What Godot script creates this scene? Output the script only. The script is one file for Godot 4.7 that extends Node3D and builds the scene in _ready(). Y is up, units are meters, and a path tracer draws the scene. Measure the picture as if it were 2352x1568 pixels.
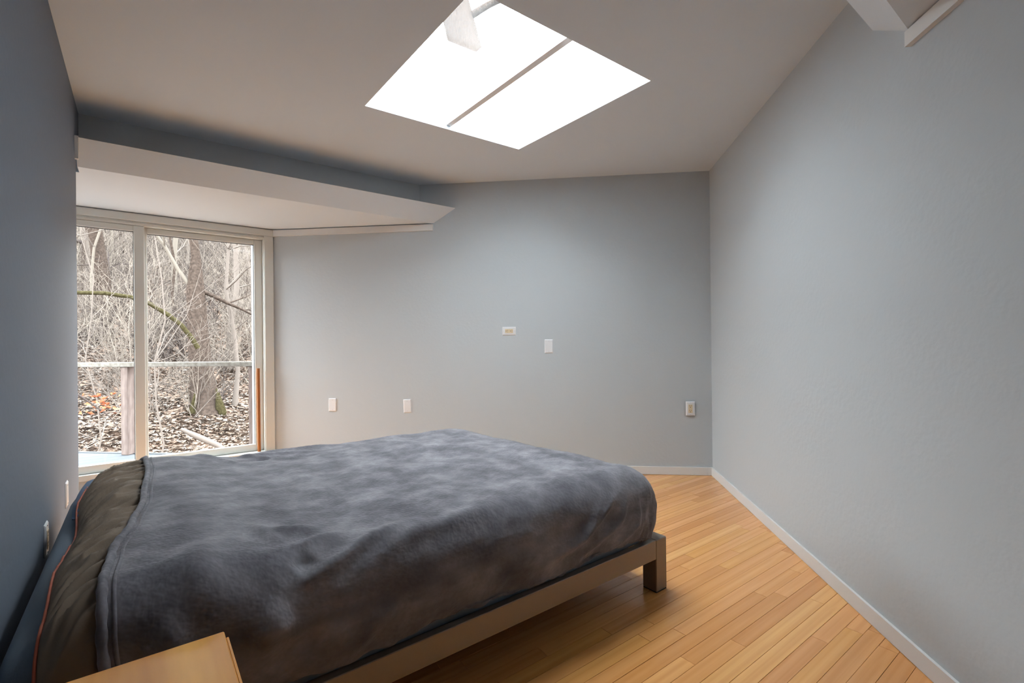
extends Node3D

# Bedroom with a square skylight, seen across a bed. u runs along the bed from head to foot, v runs away along the headboard wall.
const A := 0.773306            # turn of the bed / skylight / window axes against the back wall
const H := 2.44                # ceiling height
const XR := 1.139              # right wall
const ZB := -4.015             # back wall
const UL := -0.277             # headboard wall
const VF := 3.75               # wall above the light shelf
const VW := 4.69               # window wall
const VN := -0.57              # wall behind the camera
const SOFF := 2.106

var UD := Vector3(cos(A), 0, -sin(A))
var VD := Vector3(-sin(A), 0, -cos(A))
var M := {}
var used := {}
var rng := RandomNumberGenerator.new()

# ---------------------------------------------------------------- helpers
func W(u: float, y: float, v: float) -> Vector3:
	return UD * u + VD * v + Vector3(0, y, 0)

func numbered(called: String) -> String:
	var n: int = used.get(called, 0)
	used[called] = n + 1
	return called if n == 0 else "%s_%03d" % [called, n]

class MB:
	var v := PackedVector3Array()
	var n := PackedVector3Array()
	var t := PackedVector2Array()
	var ix := PackedInt32Array()
	func face(p: Array, out: Vector3, uv: Array = []) -> void:
		var nn: Vector3 = (p[1] - p[0]).cross(p[2] - p[0])
		if nn.length() < 1e-12 and p.size() > 3:
			nn = (p[2] - p[0]).cross(p[3] - p[0])
		nn = nn.normalized()
		var flip := nn.dot(out) < 0.0
		if flip:
			nn = -nn
		var b := v.size()
		for k in p.size():
			v.append(p[k]); n.append(nn)
			t.append(uv[k] if uv.size() > 0 else Vector2.ZERO)
		for k in range(1, p.size() - 1):
			if flip:
				ix.append_array([b, b + k, b + k + 1])
			else:
				ix.append_array([b, b + k + 1, b + k])
	func box(c: Vector3, s: Vector3, bev := 0.0, bs := Basis.IDENTITY) -> void:
		var h := s * 0.5
		var P := func(sg: Vector3, ax: int) -> Vector3:
			var q := Vector3(sg.x * (h.x - bev), sg.y * (h.y - bev), sg.z * (h.z - bev))
			q[ax] = sg[ax] * h[ax]
			return c + bs * q
		for ax in 3:
			var b1 := (ax + 1) % 3
			var b2 := (ax + 2) % 3
			for sg in [-1.0, 1.0]:
				var pts := []
				for k in [[-1, -1], [1, -1], [1, 1], [-1, 1]]:
					var s3 := Vector3.ZERO
					s3[ax] = sg; s3[b1] = k[0]; s3[b2] = k[1]
					pts.append(P.call(s3, ax))
				var o := Vector3.ZERO
				o[ax] = sg
				face(pts, bs * o)
		if bev > 0.0:
			for ax in 3:
				var b1 := (ax + 1) % 3
				var b2 := (ax + 2) % 3
				for k in [[-1, -1], [1, -1], [1, 1], [-1, 1]]:
					var lo := Vector3.ZERO
					var hi := Vector3.ZERO
					lo[ax] = -1; hi[ax] = 1
					lo[b1] = k[0]; lo[b2] = k[1]; hi[b1] = k[0]; hi[b2] = k[1]
					var o := Vector3.ZERO
					o[b1] = k[0]; o[b2] = k[1]
					face([P.call(lo, b1), P.call(hi, b1), P.call(hi, b2), P.call(lo, b2)], bs * o)
			for sx in [-1, 1]:
				for sy in [-1, 1]:
					for sz in [-1, 1]:
						var s3 := Vector3(sx, sy, sz)
						face([P.call(s3, 0), P.call(s3, 1), P.call(s3, 2)], bs * s3)
	# convex polygon in plan (x, z), raised from y0 to y1
	func prism(poly: PackedVector2Array, y0: float, y1: float) -> void:
		var c := Vector2.ZERO
		for p in poly:
			c += p
		c /= poly.size()
		var up := []
		var dn := []
		for p in poly:
			up.append(Vector3(p.x, y1, p.y)); dn.append(Vector3(p.x, y0, p.y))
		face(up, Vector3.UP)
		face(dn, Vector3.DOWN)
		for k in poly.size():
			var q := (k + 1) % poly.size()
			var mid := (poly[k] + poly[q]) * 0.5 - c
			var e := poly[q] - poly[k]
			var nrm := Vector2(e.y, -e.x)
			if nrm.dot(mid) < 0:
				nrm = -nrm
			face([up[k], up[q], dn[q], dn[k]], Vector3(nrm.x, 0, nrm.y))
	# rows x cols of points as a smooth sheet; turned = flip
	func grid(p: Array, rows: int, cols: int, flip := false, uvs: Array = [], closed := false) -> void:
		var b := v.size()
		var acc := PackedVector3Array()
		acc.resize(rows * cols)
		var cc := cols if closed else cols - 1
		for r in rows - 1:
			for c in cc:
				var i0 := r * cols + c
				var i1 := r * cols + (c + 1) % cols
				var i2 := (r + 1) * cols + (c + 1) % cols
				var i3 := (r + 1) * cols + c
				var q: Vector3 = (p[i2] - p[i0]).cross(p[i3] - p[i1])
				if flip:
					q = -q
				acc[i0] += q; acc[i1] += q; acc[i2] += q; acc[i3] += q
				if flip:
					ix.append_array([b + i0, b + i1, b + i2, b + i0, b + i2, b + i3])
				else:
					ix.append_array([b + i0, b + i2, b + i1, b + i0, b + i3, b + i2])
		for k in rows * cols:
			v.append(p[k]); n.append(acc[k].normalized() if acc[k].length() > 1e-14 else Vector3.UP)
			t.append(uvs[k] if uvs.size() > 0 else Vector2.ZERO)
	func tube(pts: Array, rad: Array, sides: int, cap := true) -> void:
		if pts.size() < 2:
			return
		var d0: Vector3 = (pts[1] - pts[0]).normalized()
		var side := d0.cross(Vector3.UP if absf(d0.y) < 0.9 else Vector3.RIGHT).normalized()
		var g := []
		for k in pts.size():
			var d: Vector3 = (pts[mini(k + 1, pts.size() - 1)] - pts[maxi(k - 1, 0)]).normalized()
			side = (side - d * side.dot(d)).normalized()
			var up := d.cross(side)
			for j in sides:
				var a := TAU * j / sides
				g.append(pts[k] + (side * cos(a) + up * sin(a)) * rad[k])
		grid(g, pts.size(), sides, true, [], true)
		if cap:
			for e in [0, pts.size() - 1]:
				if rad[e] > 0.004:
					var f := []
					for j in sides:
						f.append(g[e * sides + j])
					var o: Vector3 = (pts[0] - pts[1]) if e == 0 else (pts[e] - pts[e - 1])
					face(f, o)
	func done() -> ArrayMesh:
		var a := []
		a.resize(Mesh.ARRAY_MAX)
		a[Mesh.ARRAY_VERTEX] = v
		a[Mesh.ARRAY_NORMAL] = n
		a[Mesh.ARRAY_TEX_UV] = t
		a[Mesh.ARRAY_INDEX] = ix
		var m := ArrayMesh.new()
		m.add_surface_from_arrays(Mesh.PRIMITIVE_TRIANGLES, a)
		return m

func obj(called: String, mesh: Mesh, m: Material, parent: Node = null) -> MeshInstance3D:
	var o := MeshInstance3D.new()
	o.mesh = mesh
	o.material_override = m
	if parent == null:
		o.name = numbered(called)
		add_child(o)
	else:
		o.name = called
		parent.add_child(o, true)
	return o

func struct(called: String, mesh: Mesh, m: Material) -> MeshInstance3D:
	var o := obj(called, mesh, m)
	o.set_meta("kind", "structure")
	return o

func thing(called: String, label: String, category: String, group := "") -> Node3D:
	var o := Node3D.new()
	o.name = numbered(called)
	add_child(o)
	tag(o, label, category, group)
	return o

func tag(o: Node, label: String, category: String, group := "", kind := "") -> void:
	o.set_meta("label", label)
	o.set_meta("category", category)
	if group != "":
		o.set_meta("group", group)
	if kind != "":
		o.set_meta("kind", kind)

# half-plane clip in plan: keep the points with n.p <= c
func clip(poly: PackedVector2Array, nx: float, nz: float, c: float) -> PackedVector2Array:
	var out := PackedVector2Array()
	for k in poly.size():
		var a := poly[k]
		var b := poly[(k + 1) % poly.size()]
		var da := a.x * nx + a.y * nz - c
		var db := b.x * nx + b.y * nz - c
		if da <= 0:
			out.append(a)
		if (da < 0 and db > 0) or (da > 0 and db < 0):
			out.append(a.lerp(b, da / (da - db)))
	return out

func region(lim: Dictionary) -> PackedVector2Array:
	var p := PackedVector2Array([Vector2(-12, -12), Vector2(12, -12), Vector2(12, 12), Vector2(-12, 12)])
	if lim.has("u0"): p = clip(p, -UD.x, -UD.z, -lim.u0)
	if lim.has("u1"): p = clip(p, UD.x, UD.z, lim.u1)
	if lim.has("v0"): p = clip(p, -VD.x, -VD.z, -lim.v0)
	if lim.has("v1"): p = clip(p, VD.x, VD.z, lim.v1)
	if lim.has("x0"): p = clip(p, -1, 0, -lim.x0)
	if lim.has("x1"): p = clip(p, 1, 0, lim.x1)
	if lim.has("z0"): p = clip(p, 0, -1, -lim.z0)
	if lim.has("z1"): p = clip(p, 0, 1, lim.z1)
	return p

func frame_at(u := 0.0, y := 0.0, v := 0.0) -> Transform3D:
	return Transform3D(Basis(Vector3.UP, A), W(u, y, v))

# ---------------------------------------------------------------- materials
func noise_tex(size: int, freq: float, lo: Color, hi: Color, seed_: int, octaves := 4, squash := 1.0, kind := FastNoiseLite.TYPE_SIMPLEX_SMOOTH, gain := 0.5) -> ImageTexture:
	var f := FastNoiseLite.new()
	f.seed = seed_
	f.noise_type = kind
	f.frequency = freq
	f.fractal_octaves = octaves
	f.fractal_gain = gain
	var g := f.get_seamless_image(size, maxi(32, int(size / squash)))
	g.resize(size, size, Image.INTERPOLATE_BILINEAR)
	var im := Image.create(size, size, false, Image.FORMAT_RGB8)
	for y in size:
		for x in size:
			im.set_pixel(x, y, lo.lerp(hi, g.get_pixel(x, y).r))
	return ImageTexture.create_from_image(im)

func mat(c: Color, rough: float, metal := 0.0) -> StandardMaterial3D:
	var m := StandardMaterial3D.new()
	m.albedo_color = c
	m.roughness = rough
	m.metallic = metal
	return m

func rgb(r: float, g: float, b: float) -> Color:
	return Color(r / 255.0, g / 255.0, b / 255.0)

func tri(m: StandardMaterial3D, scale: float) -> StandardMaterial3D:
	m.uv1_triplanar = true
	m.uv1_world_triplanar = true
	m.uv1_scale = Vector3.ONE * scale
	return m

func relief(m: StandardMaterial3D, tx: Texture2D, cm: float) -> StandardMaterial3D:
	m.heightmap_enabled = true
	m.heightmap_texture = tx
	m.heightmap_scale = cm
	return m

func make_materials() -> void:
	var g := Color.BLACK
	var w := Color.WHITE
	var peel := noise_tex(256, 0.05, g, w, 11, 3)
	M.wall = relief(tri(mat(rgb(189, 195, 199), 0.75), 2.2), peel, 0.05)
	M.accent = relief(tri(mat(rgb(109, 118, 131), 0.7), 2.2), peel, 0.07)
	M.white = mat(rgb(214, 222, 229), 0.7)
	M.trim = mat(rgb(222, 221, 219), 0.45)
	M.well = mat(rgb(244, 245, 246), 0.7)
	M.sash = mat(rgb(214, 215, 210), 0.4)
	M.gasket = mat(rgb(70, 72, 74), 0.6)
	M.plate = mat(rgb(226, 226, 228), 0.3)
	M.ivory = mat(rgb(216, 198, 166), 0.35)
	M.slot = mat(rgb(50, 38, 30), 0.7)
	M.screw = mat(rgb(170, 170, 172), 0.35, 0.6)
	M.metal = mat(rgb(142, 129, 116), 0.4, 0.4)
	M.foot = mat(rgb(28, 24, 22), 0.6)
	var gl := mat(Color(0.12, 0.14, 0.14, 0.05), 0.02)
	gl.transparency = BaseMaterial3D.TRANSPARENCY_ALPHA
	gl.metallic_specular = 0.3
	M.glass = gl
	# maple strip floor: grain along the strip, eight tones
	var grain := noise_tex(512, 0.012, rgb(238, 228, 214), w, 5, 5, 14.0)
	for k in 8:
		var tone: Color = [rgb(234, 170, 104), rgb(237, 174, 107), rgb(226, 162, 98), rgb(242, 183, 114), rgb(229, 164, 102), rgb(235, 173, 100), rgb(222, 157, 94), rgb(238, 174, 111)][k]
		var m := mat(tone, 0.24)
		m.albedo_texture = grain
		m.clearcoat_enabled = true
		m.clearcoat = 0.4
		m.clearcoat_roughness = 0.2
		M["plank%d" % k] = m
	M.subfloor = mat(rgb(92, 60, 34), 0.8)
	var tgrain := noise_tex(512, 0.01, rgb(214, 190, 160), w, 8, 5, 10.0)
	M.oak = mat(rgb(240, 178, 90), 0.42)
	M.oak.albedo_texture = tgrain
	M.oak.uv1_triplanar = true
	M.oak.uv1_scale = Vector3(1.6, 1.6, 1.6)
	M.stick = mat(rgb(158, 96, 44), 0.5)
	# textiles
	var nap := noise_tex(512, 0.008, rgb(112, 112, 119), w, 21, 6, 1.0, FastNoiseLite.TYPE_SIMPLEX_SMOOTH, 0.68)
	var fuzz := noise_tex(512, 0.12, g, w, 22, 2)
	M.fleece = relief(tri(mat(rgb(152, 150, 156), 0.95), 1.15), fuzz, 0.2)
	M.fleece.albedo_texture = nap
	M.fleece.rim_enabled = true
	M.fleece.rim = 0.55
	M.fleece.rim_tint = 0.4
	var weave := noise_tex(256, 0.2, g, w, 23, 2)
	M.duvet = relief(tri(mat(rgb(120, 106, 91), 0.9), 4.0), weave, 0.05)
	M.piping = mat(rgb(160, 82, 60), 0.8)
	M.sheet = relief(tri(mat(rgb(98, 112, 126), 0.85), 4.0), weave, 0.04)
	M.pillow = relief(tri(mat(rgb(74, 99, 128), 0.85), 4.0), weave, 0.04)
	# outdoors
	M.bark = relief(tri(mat(rgb(80, 69, 62), 0.95), 1.4), noise_tex(256, 0.05, g, w, 31, 4, 5.0), 2.0)
	M.bark.albedo_texture = noise_tex(256, 0.04, rgb(140, 140, 140), w, 32, 4)
	M.twig = mat(rgb(94, 86, 80), 0.9)
	M.twig2 = mat(rgb(116, 107, 98), 0.9)
	M.dark_twig = mat(rgb(66, 59, 56), 0.9)
	M.moss = tri(mat(rgb(74, 69, 50), 0.95), 3.0)
	M.moss.albedo_texture = noise_tex(128, 0.06, rgb(120, 116, 100), w, 33, 3)
	M.birch = tri(mat(rgb(100, 93, 85), 0.9), 2.0)
	M.soil = tri(mat(rgb(132, 115, 104), 0.95), 0.9)
	M.soil.albedo_texture = noise_tex(512, 0.06, rgb(160, 148, 140), w, 34, 4)
	M.leaf = mat(Color.WHITE, 0.9)
	M.leaf.vertex_color_use_as_albedo = true
	M.beech = mat(rgb(150, 92, 66), 0.9)
	M.deck = mat(rgb(76, 79, 82), 0.7)
	M.rail = tri(mat(rgb(128, 123, 117), 0.8), 3.0)
	M.rail.albedo_texture = noise_tex(128, 0.05, rgb(190, 186, 180), w, 35, 4)
	M.post = tri(mat(rgb(126, 113, 107), 0.85), 3.0)
	M.post.albedo_texture = noise_tex(128, 0.04, rgb(196, 190, 190), w, 36, 4, 6.0)
	for k in ["bark", "twig", "twig2", "dark_twig", "moss", "birch", "soil", "leaf", "beech", "deck", "rail", "post"]:
		M[k].metallic_specular = 0.08

# ---------------------------------------------------------------- the room
func build_shell() -> void:
	var rect := func(d: Dictionary, y0: float, y1: float) -> ArrayMesh:
		var b := MB.new()
		b.prism(region(d), y0, y1)
		return b.done()
	# ceiling with the skylight cut out of it
	var outer := {"u0": -1.25, "v0": VN - 0.15, "v1": VW + 0.15, "z0": ZB - 0.15, "x1": XR + 0.15}
	var b := MB.new()
	var lf := {}
	lf.merge(outer); lf["u1"] = 1.024
	b.prism(region(lf), H, H + 0.16)
	var rt := {}
	rt.merge(outer); rt["u0"] = 2.118
	b.prism(region(rt), H, H + 0.16)
	var mid := {}
	mid.merge(outer); mid["u0"] = 1.024; mid["u1"] = 2.118
	var body := region(mid)
	var nl := near_line()
	var fl := far_line()
	b.prism(clip(body, nl[0], nl[1], nl[2]), H, H + 0.16)
	b.prism(clip(body, -fl[0], -fl[1], -fl[2]), H, H + 0.16)
	struct("ceiling", b.done(), M.white)
	# headboard wall: ends short of the window bay below the light shelf, runs on above it
	b = MB.new()
	b.prism(region({"u0": UL - 0.15, "u1": UL, "v0": VN - 0.15, "v1": 3.586}), -0.1, H)
	b.prism(region({"u0": UL - 0.15, "u1": UL, "v0": 3.586, "v1": VF + 0.1}), SOFF + 0.1, H)
	b.prism(region({"u0": -1.25, "u1": UL - 0.15, "v0": 3.436, "v1": 3.586}), -0.1, H)
	struct("wall_left", b.done(), M.accent)
	struct("wall_bay", rect.call({"u0": -1.25, "u1": -1.0, "v0": 3.586, "v1": VW}, -0.1, H), M.wall)
	struct("wall_back", rect.call({"z0": ZB - 0.15, "z1": ZB, "v1": VW + 0.15, "x1": XR + 0.15}, -0.1, H), M.wall)
	struct("wall_right", rect.call({"x0": XR, "x1": XR + 0.15, "z0": ZB, "v0": VN - 0.15}, -0.1, H), M.wall)
	struct("wall_front", rect.call({"v0": VN - 0.15, "v1": VN, "u0": UL, "x1": XR}, -0.1, H), M.accent)  # unseen wall; dark accent paint added to dim bounce on the near side
	b = MB.new()
	b.prism(region({"u0": -1.25, "z0": ZB, "v0": VW, "v1": VW + 0.15}), -0.1, 0.125)
	b.prism(region({"u0": -1.25, "z0": ZB, "v0": VW, "v1": VW + 0.15}), 2.06, H)
	b.prism(region({"u0": -1.25, "u1": -0.95, "v0": VW, "v1": VW + 0.15}), 0.125, 2.06)
	struct("wall_window", b.done(), M.sash)
	# walls above the light shelves
	b = MB.new()
	b.prism(region({"u0": UL, "z0": ZB, "v0": VF, "v1": VF + 0.1}), SOFF + 0.1, H)
	struct("wall_clerestory", b.done(), M.wall)
	b = MB.new()
	b.prism(region({"u0": UL, "x1": XR, "v0": 0.27, "v1": 0.37}), SOFF + 0.1, H)
	struct("wall_entry", b.done(), M.wall)
	# light shelves: slanted fascia and flat soffit over each bay
	shelf("ceiling_bay", 1.0, {"u0": -1.0, "z0": ZB, "v1": VW}, UL)
	shelf("ceiling_entry", -1.0, {"u0": UL, "x1": XR, "v0": VN}, UL)
	# baseboards
	b = MB.new()
	b.prism(region({"z0": ZB, "z1": ZB + 0.011, "v1": VW - 0.03, "x1": XR - 0.045}), 0.002, 0.064)
	b.prism(region({"z0": ZB, "z1": ZB + 0.011, "x0": XR - 0.0435, "x1": XR}), 0.002, 0.064)
	struct("baseboard_back", b.done(), M.trim)
	b = MB.new()
	b.prism(region({"x0": XR - 0.011, "x1": XR, "z0": ZB + 0.011, "v0": VN}), 0.002, 0.064)
	struct("baseboard_right", b.done(), M.trim)
	b = MB.new()
	b.prism(region({"u0": UL, "u1": UL + 0.011, "v0": VN, "v1": 3.586}), 0.002, 0.064)
	struct("baseboard_left", b.done(), M.trim)
	# trim boards under the soffits
	b = MB.new()
	b.prism(region({"z0": ZB, "z1": ZB + 0.018, "x0": -1.137 - 1.6, "x1": -1.137, "v1": VW - 0.02}), 2.044, 2.097)
	struct("trim_1", b.done(), M.trim)
	b = MB.new()
	b.prism(region({"x0": XR - 0.018, "x1": XR, "z0": -1.74, "v0": VN}), 2.05, 2.1)
	struct("trim_2", b.done(), M.trim)
	b = MB.new()
	b.prism(region({"u0": UL, "u1": UL + 0.016, "v0": 3.52, "v1": 3.545}), 2.11, 2.235)
	struct("trim_3", b.done(), M.trim)

func near_line() -> Array:   # n.p <= c keeps the side nearer than the skylight
	return line_uv(Vector2(1.118, 1.5447), Vector2(2.121, 1.5377))
func far_line() -> Array:
	return line_uv(Vector2(1.023, 2.677), Vector2(2.118, 2.644))
func line_uv(a: Vector2, b: Vector2) -> Array:
	var p := W(a.x, 0, a.y)
	var q := W(b.x, 0, b.y)
	var d := (q - p).normalized()
	var n := Vector3(-d.z, 0, d.x)
	if n.dot(VD) < 0:
		n = -n
	return [n.x, n.z, n.dot(p)]

func shelf(called: String, s: float, lim: Dictionary, ustart: float) -> void:
	var mv := func(v: float) -> float: return v if s > 0 else 4.12 - v
	# cross-section of the fascia: slanted front, swept between the walls it dies into
	var prof := [[3.53, 2.23], [3.667, SOFF], [3.78, SOFF], [3.78, 2.23]]
	var ends := []
	for e in 2:
		var ring := []
		for q in prof:
			var v: float = mv.call(q[0])
			var u: float
			if e == 0:
				u = ustart
			elif s > 0:
				u = (ZB - VD.z * v) / UD.z
			else:
				u = (XR - VD.x * v) / UD.x
			ring.append(W(u, q[1], v))
		ends.append(ring)
	var b := MB.new()
	var c := Vector3.ZERO
	for q in ends[0] + ends[1]:
		c += q / 8.0
	for k in 4:
		var j := (k + 1) % 4
		var pts := [ends[0][k], ends[1][k], ends[1][j], ends[0][j]]
		b.face(pts, (pts[0] + pts[1] + pts[2] + pts[3]) / 4.0 - c)
	b.face(ends[0], ends[0][0] - ends[1][0])
	b.face(ends[1], ends[1][0] - ends[0][0])
	var o := Node3D.new()
	o.name = numbered(called)
	o.set_meta("kind", "structure")
	add_child(o)
	obj("fascia", b.done(), M.white, o)
	b = MB.new()
	var d := {}
	d.merge(lim)
	if s > 0:
		d["v0"] = 3.78
	else:
		d["v1"] = 4.12 - 3.78
	b.prism(region(d), SOFF, SOFF + 0.12)
	obj("soffit", b.done(), M.white, o)

func build_floor() -> void:
	var fl := Node3D.new()
	fl.name = "floor"
	fl.set_meta("kind", "structure")
	add_child(fl)
	var b := MB.new()
	b.prism(region({"u0": -1.25, "v0": VN - 0.15, "v1": VW + 0.15, "z0": ZB - 0.15, "x1": XR + 0.15}), -0.1, -0.012)
	obj("subfloor", b.done(), M.subfloor, fl)
	# strips run along the bed, 2 1/4 inch wide
	var pa := deg_to_rad(90.0 - 46.3)
	var d := Vector2(cos(pa), -sin(pa))           # along the strip, in plan
	var nv := Vector2(-sin(pa), -cos(pa))         # across
	var wd := 0.0563
	var room := region({"u0": UL, "v0": VN, "z0": ZB, "x1": XR, "v1": VW})
	rng.seed = 77
	var ref := Vector2(1.135, -2.204).dot(nv)     # a joint seen at the right baseboard
	var rest := MB.new()
	var count := 0
	for row in range(-34, 86):
		var c0 := ref + row * wd
		var at := -3.4 + rng.randf() * 0.9
		while at < 4.6:
			var ln := rng.randf_range(0.25, 1.15) if rng.randf() < 0.6 else rng.randf_range(0.8, 1.5)
			if row > 24 or row < -28:
				ln = 2.2
			var gap := 0.0006 if rng.randf() < 0.75 else 0.0011
			var p := PackedVector2Array()
			for q in [[at + gap, c0 + gap], [at + ln - gap, c0 + gap], [at + ln - gap, c0 + wd - gap], [at + gap, c0 + wd - gap]]:
				p.append(d * q[0] + nv * q[1])
			var full := p
			p = clip(p, -UD.x, -UD.z, -UL); p = clip(p, -VD.x, -VD.z, -VN); p = clip(p, 0, -1, -ZB); p = clip(p, 1, 0, XR); p = clip(p, VD.x, VD.z, VW)
			var off := Vector2(rng.randf(), rng.randf())
			var tone := rng.randi() % 8
			var dy := rng.randf_range(-0.0003, 0.0003)
			at += ln
			if p.size() < 3:
				continue
			var mid := Vector2.ZERO
			for q in p:
				mid += q / p.size()
			var mu := mid.x * UD.x + mid.y * UD.z
			var mv := mid.x * VD.x + mid.y * VD.z
			var hidden := mu < 1.7 and mv > 2.3 or mu < 0.35 or mid.y > -0.7
			var m := rest if hidden else MB.new()
			var top := []
			var low := []
			var uvs := []
			var cen := mid
			for q in p:
				var qi: Vector2 = q + (cen - q).normalized() * 0.0009
				top.append(Vector3(qi.x, dy, qi.y)); low.append(Vector3(q.x, dy - 0.0012, q.y))
				uvs.append(Vector2(q.dot(nv) * 5.0, q.dot(d) * 0.7) + off)
			m.face(top, Vector3.UP, uvs)
			for k in p.size():
				var j := (k + 1) % p.size()
				var o: Vector3 = (top[k] + top[j]) * 0.5 - Vector3(cen.x, 0, cen.y)
				m.face([top[k], top[j], low[j], low[k]], o + Vector3.UP * 0.01, [uvs[k], uvs[j], uvs[j], uvs[k]])
				m.face([low[k], low[j], low[j] + Vector3(0, -0.0108, 0), low[k] + Vector3(0, -0.0108, 0)], o, [uvs[k], uvs[j], uvs[j], uvs[k]])
			if not hidden:
				count += 1
				obj("plank", m.done(), M["plank%d" % tone], fl)
	var ro := obj("plank_remainder", rest.done(), M.plank0, fl)
	ro.set_meta("kind", "stuff")
	print("planks ", count)

func build_skylight() -> void:
	var o := Node3D.new()
	o.name = "window_2"
	o.set_meta("kind", "structure")
	o.set_meta("label", "square skylight with a deep white well in the ceiling")
	add_child(o)
	var c := [Vector2(1.024, 1.5454), Vector2(2.118, 1.5377), Vector2(2.118, 2.644), Vector2(1.024, 2.677)]
	var mid := Vector2(1.571, 2.1)
	for k in 4:
		var a: Vector2 = c[k]
		var b: Vector2 = c[(k + 1) % 4]
		var dirn := (b - a).normalized()
		var out := Vector2(dirn.y, -dirn.x)
		if out.dot((a + b) * 0.5 - mid) < 0:
			out = -out
		var t := 0.03
		var p := PackedVector2Array()
		for q in [a, b, b + out * t + dirn * t, a + out * t - dirn * t]:
			var w := W(q.x, 0, q.y)
			p.append(Vector2(w.x, w.z))
		var m := MB.new()
		m.prism(p, H + 0.001, 2.972)
		obj("well_wall", m.done(), M.well, o)
		m = MB.new()
		p = PackedVector2Array()
		for q in [a - out * 0.006, b - out * 0.006, b + out * 0.05, a + out * 0.05]:
			var w := W(q.x, 0, q.y)
			p.append(Vector2(w.x, w.z))
		m.prism(p, 2.972, 3.0)
		obj("curb", m.done(), M.trim, o)
	var m2 := MB.new()
	m2.prism(region({"u0": 1.543, "u1": 1.579, "v0": 1.545, "v1": 2.658}), 2.463, 2.755)
	obj("baffle", m2.done(), M.well, o)
	m2 = MB.new()
	m2.prism(region({"u0": 0.98, "u1": 2.16, "v0": 1.5, "v1": 2.72}), 3.0, 3.006)
	obj("pane", m2.done(), M.glass, o)

func build_window() -> void:
	var o := Node3D.new()
	o.name = "window_1"
	o.set_meta("kind", "structure")
	o.set_meta("label", "wide sliding window with two panes facing the woods")
	o.transform = frame_at()
	add_child(o)
	var bx := func(called: String, u0: float, u1: float, y0: float, y1: float, v0: float, v1: float, m: Material, bev := 0.002, par: Node = null) -> void:
		var b := MB.new()
		b.box(Vector3((u0 + u1) / 2, (y0 + y1) / 2, -(v0 + v1) / 2), Vector3(u1 - u0, y1 - y0, v1 - v0), bev)
		obj(called, b.done(), m, o if par == null else par)
	# casing and frame
	bx.call("head_casing", -0.98, 0.985, 2.043, 2.098, VW - 0.018, VW, M.sash)
	bx.call("jamb_casing", 0.868, 0.938, 0.125, 2.042, VW - 0.016, VW, M.sash)
	bx.call("jamb_casing", -0.98, -0.88, 0.125, 2.042, VW - 0.016, VW, M.sash)
	bx.call("head_frame", -0.95, 0.94, 2.012, 2.06, VW, VW + 0.14, M.sash)
	bx.call("head_stop", -0.95, 0.94, 2.024, 2.03, VW - 0.006, VW, M.sash, 0.001)
	bx.call("jamb", 0.862, 0.95, 0.125, 2.012, VW, VW + 0.14, M.sash)
	bx.call("jamb", -0.95, -0.862, 0.125, 2.012, VW, VW + 0.14, M.sash)
	bx.call("sill", -0.98, 0.95, 0.105, 0.15, VW - 0.035, VW + 0.15, M.sash)
	# inner sash on the left, outer sash on the right
	for s in [[-0.862, 0.029, VW + 0.005, 0.036], [-0.02, 0.862, VW + 0.05, 0.036]]:
		var sn := Node3D.new()
		sn.name = "sash"
		o.add_child(sn, true)
		var u0: float = s[0]
		var u1: float = s[1]
		var v0: float = s[2]
		var v1: float = v0 + s[3]
		var st := 0.066
		bx.call("stile", u0, u0 + st, 0.152, 2.01, v0, v1, M.sash, 0.003, sn)
		bx.call("stile", u1 - st, u1, 0.152, 2.01, v0, v1, M.sash, 0.003, sn)
		bx.call("top_rail", u0 + st, u1 - st, 1.965, 2.01, v0, v1, M.sash, 0.003, sn)
		bx.call("bottom_rail", u0 + st, u1 - st, 0.152, 0.21, v0, v1, M.sash, 0.003, sn)
		bx.call("gasket", u0 + st, u1 - st, 1.961, 1.966, v0 + 0.012, v1 - 0.01, M.gasket, 0.0, sn)
		bx.call("gasket", u1 - st - 0.004, u1 - st + 0.001, 0.21, 1.962, v0 + 0.012, v1 - 0.01, M.gasket, 0.0, sn)
		bx.call("pane", u0 + st, u1 - st, 0.205, 1.967, (v0 + v1) / 2 - 0.003, (v0 + v1) / 2 + 0.003, M.glass, 0.0, sn)
	# wooden stick that stands in the track
	var b := MB.new()
	b.tube([W(0.815, 0.152, VW - 0.003), W(0.812, 0.878, VW - 0.003)], [0.0135, 0.0135], 12)
	tag(obj("wooden_rod", b.done(), M.stick), "orange wooden rod standing upright against the window frame", "rod")

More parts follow.
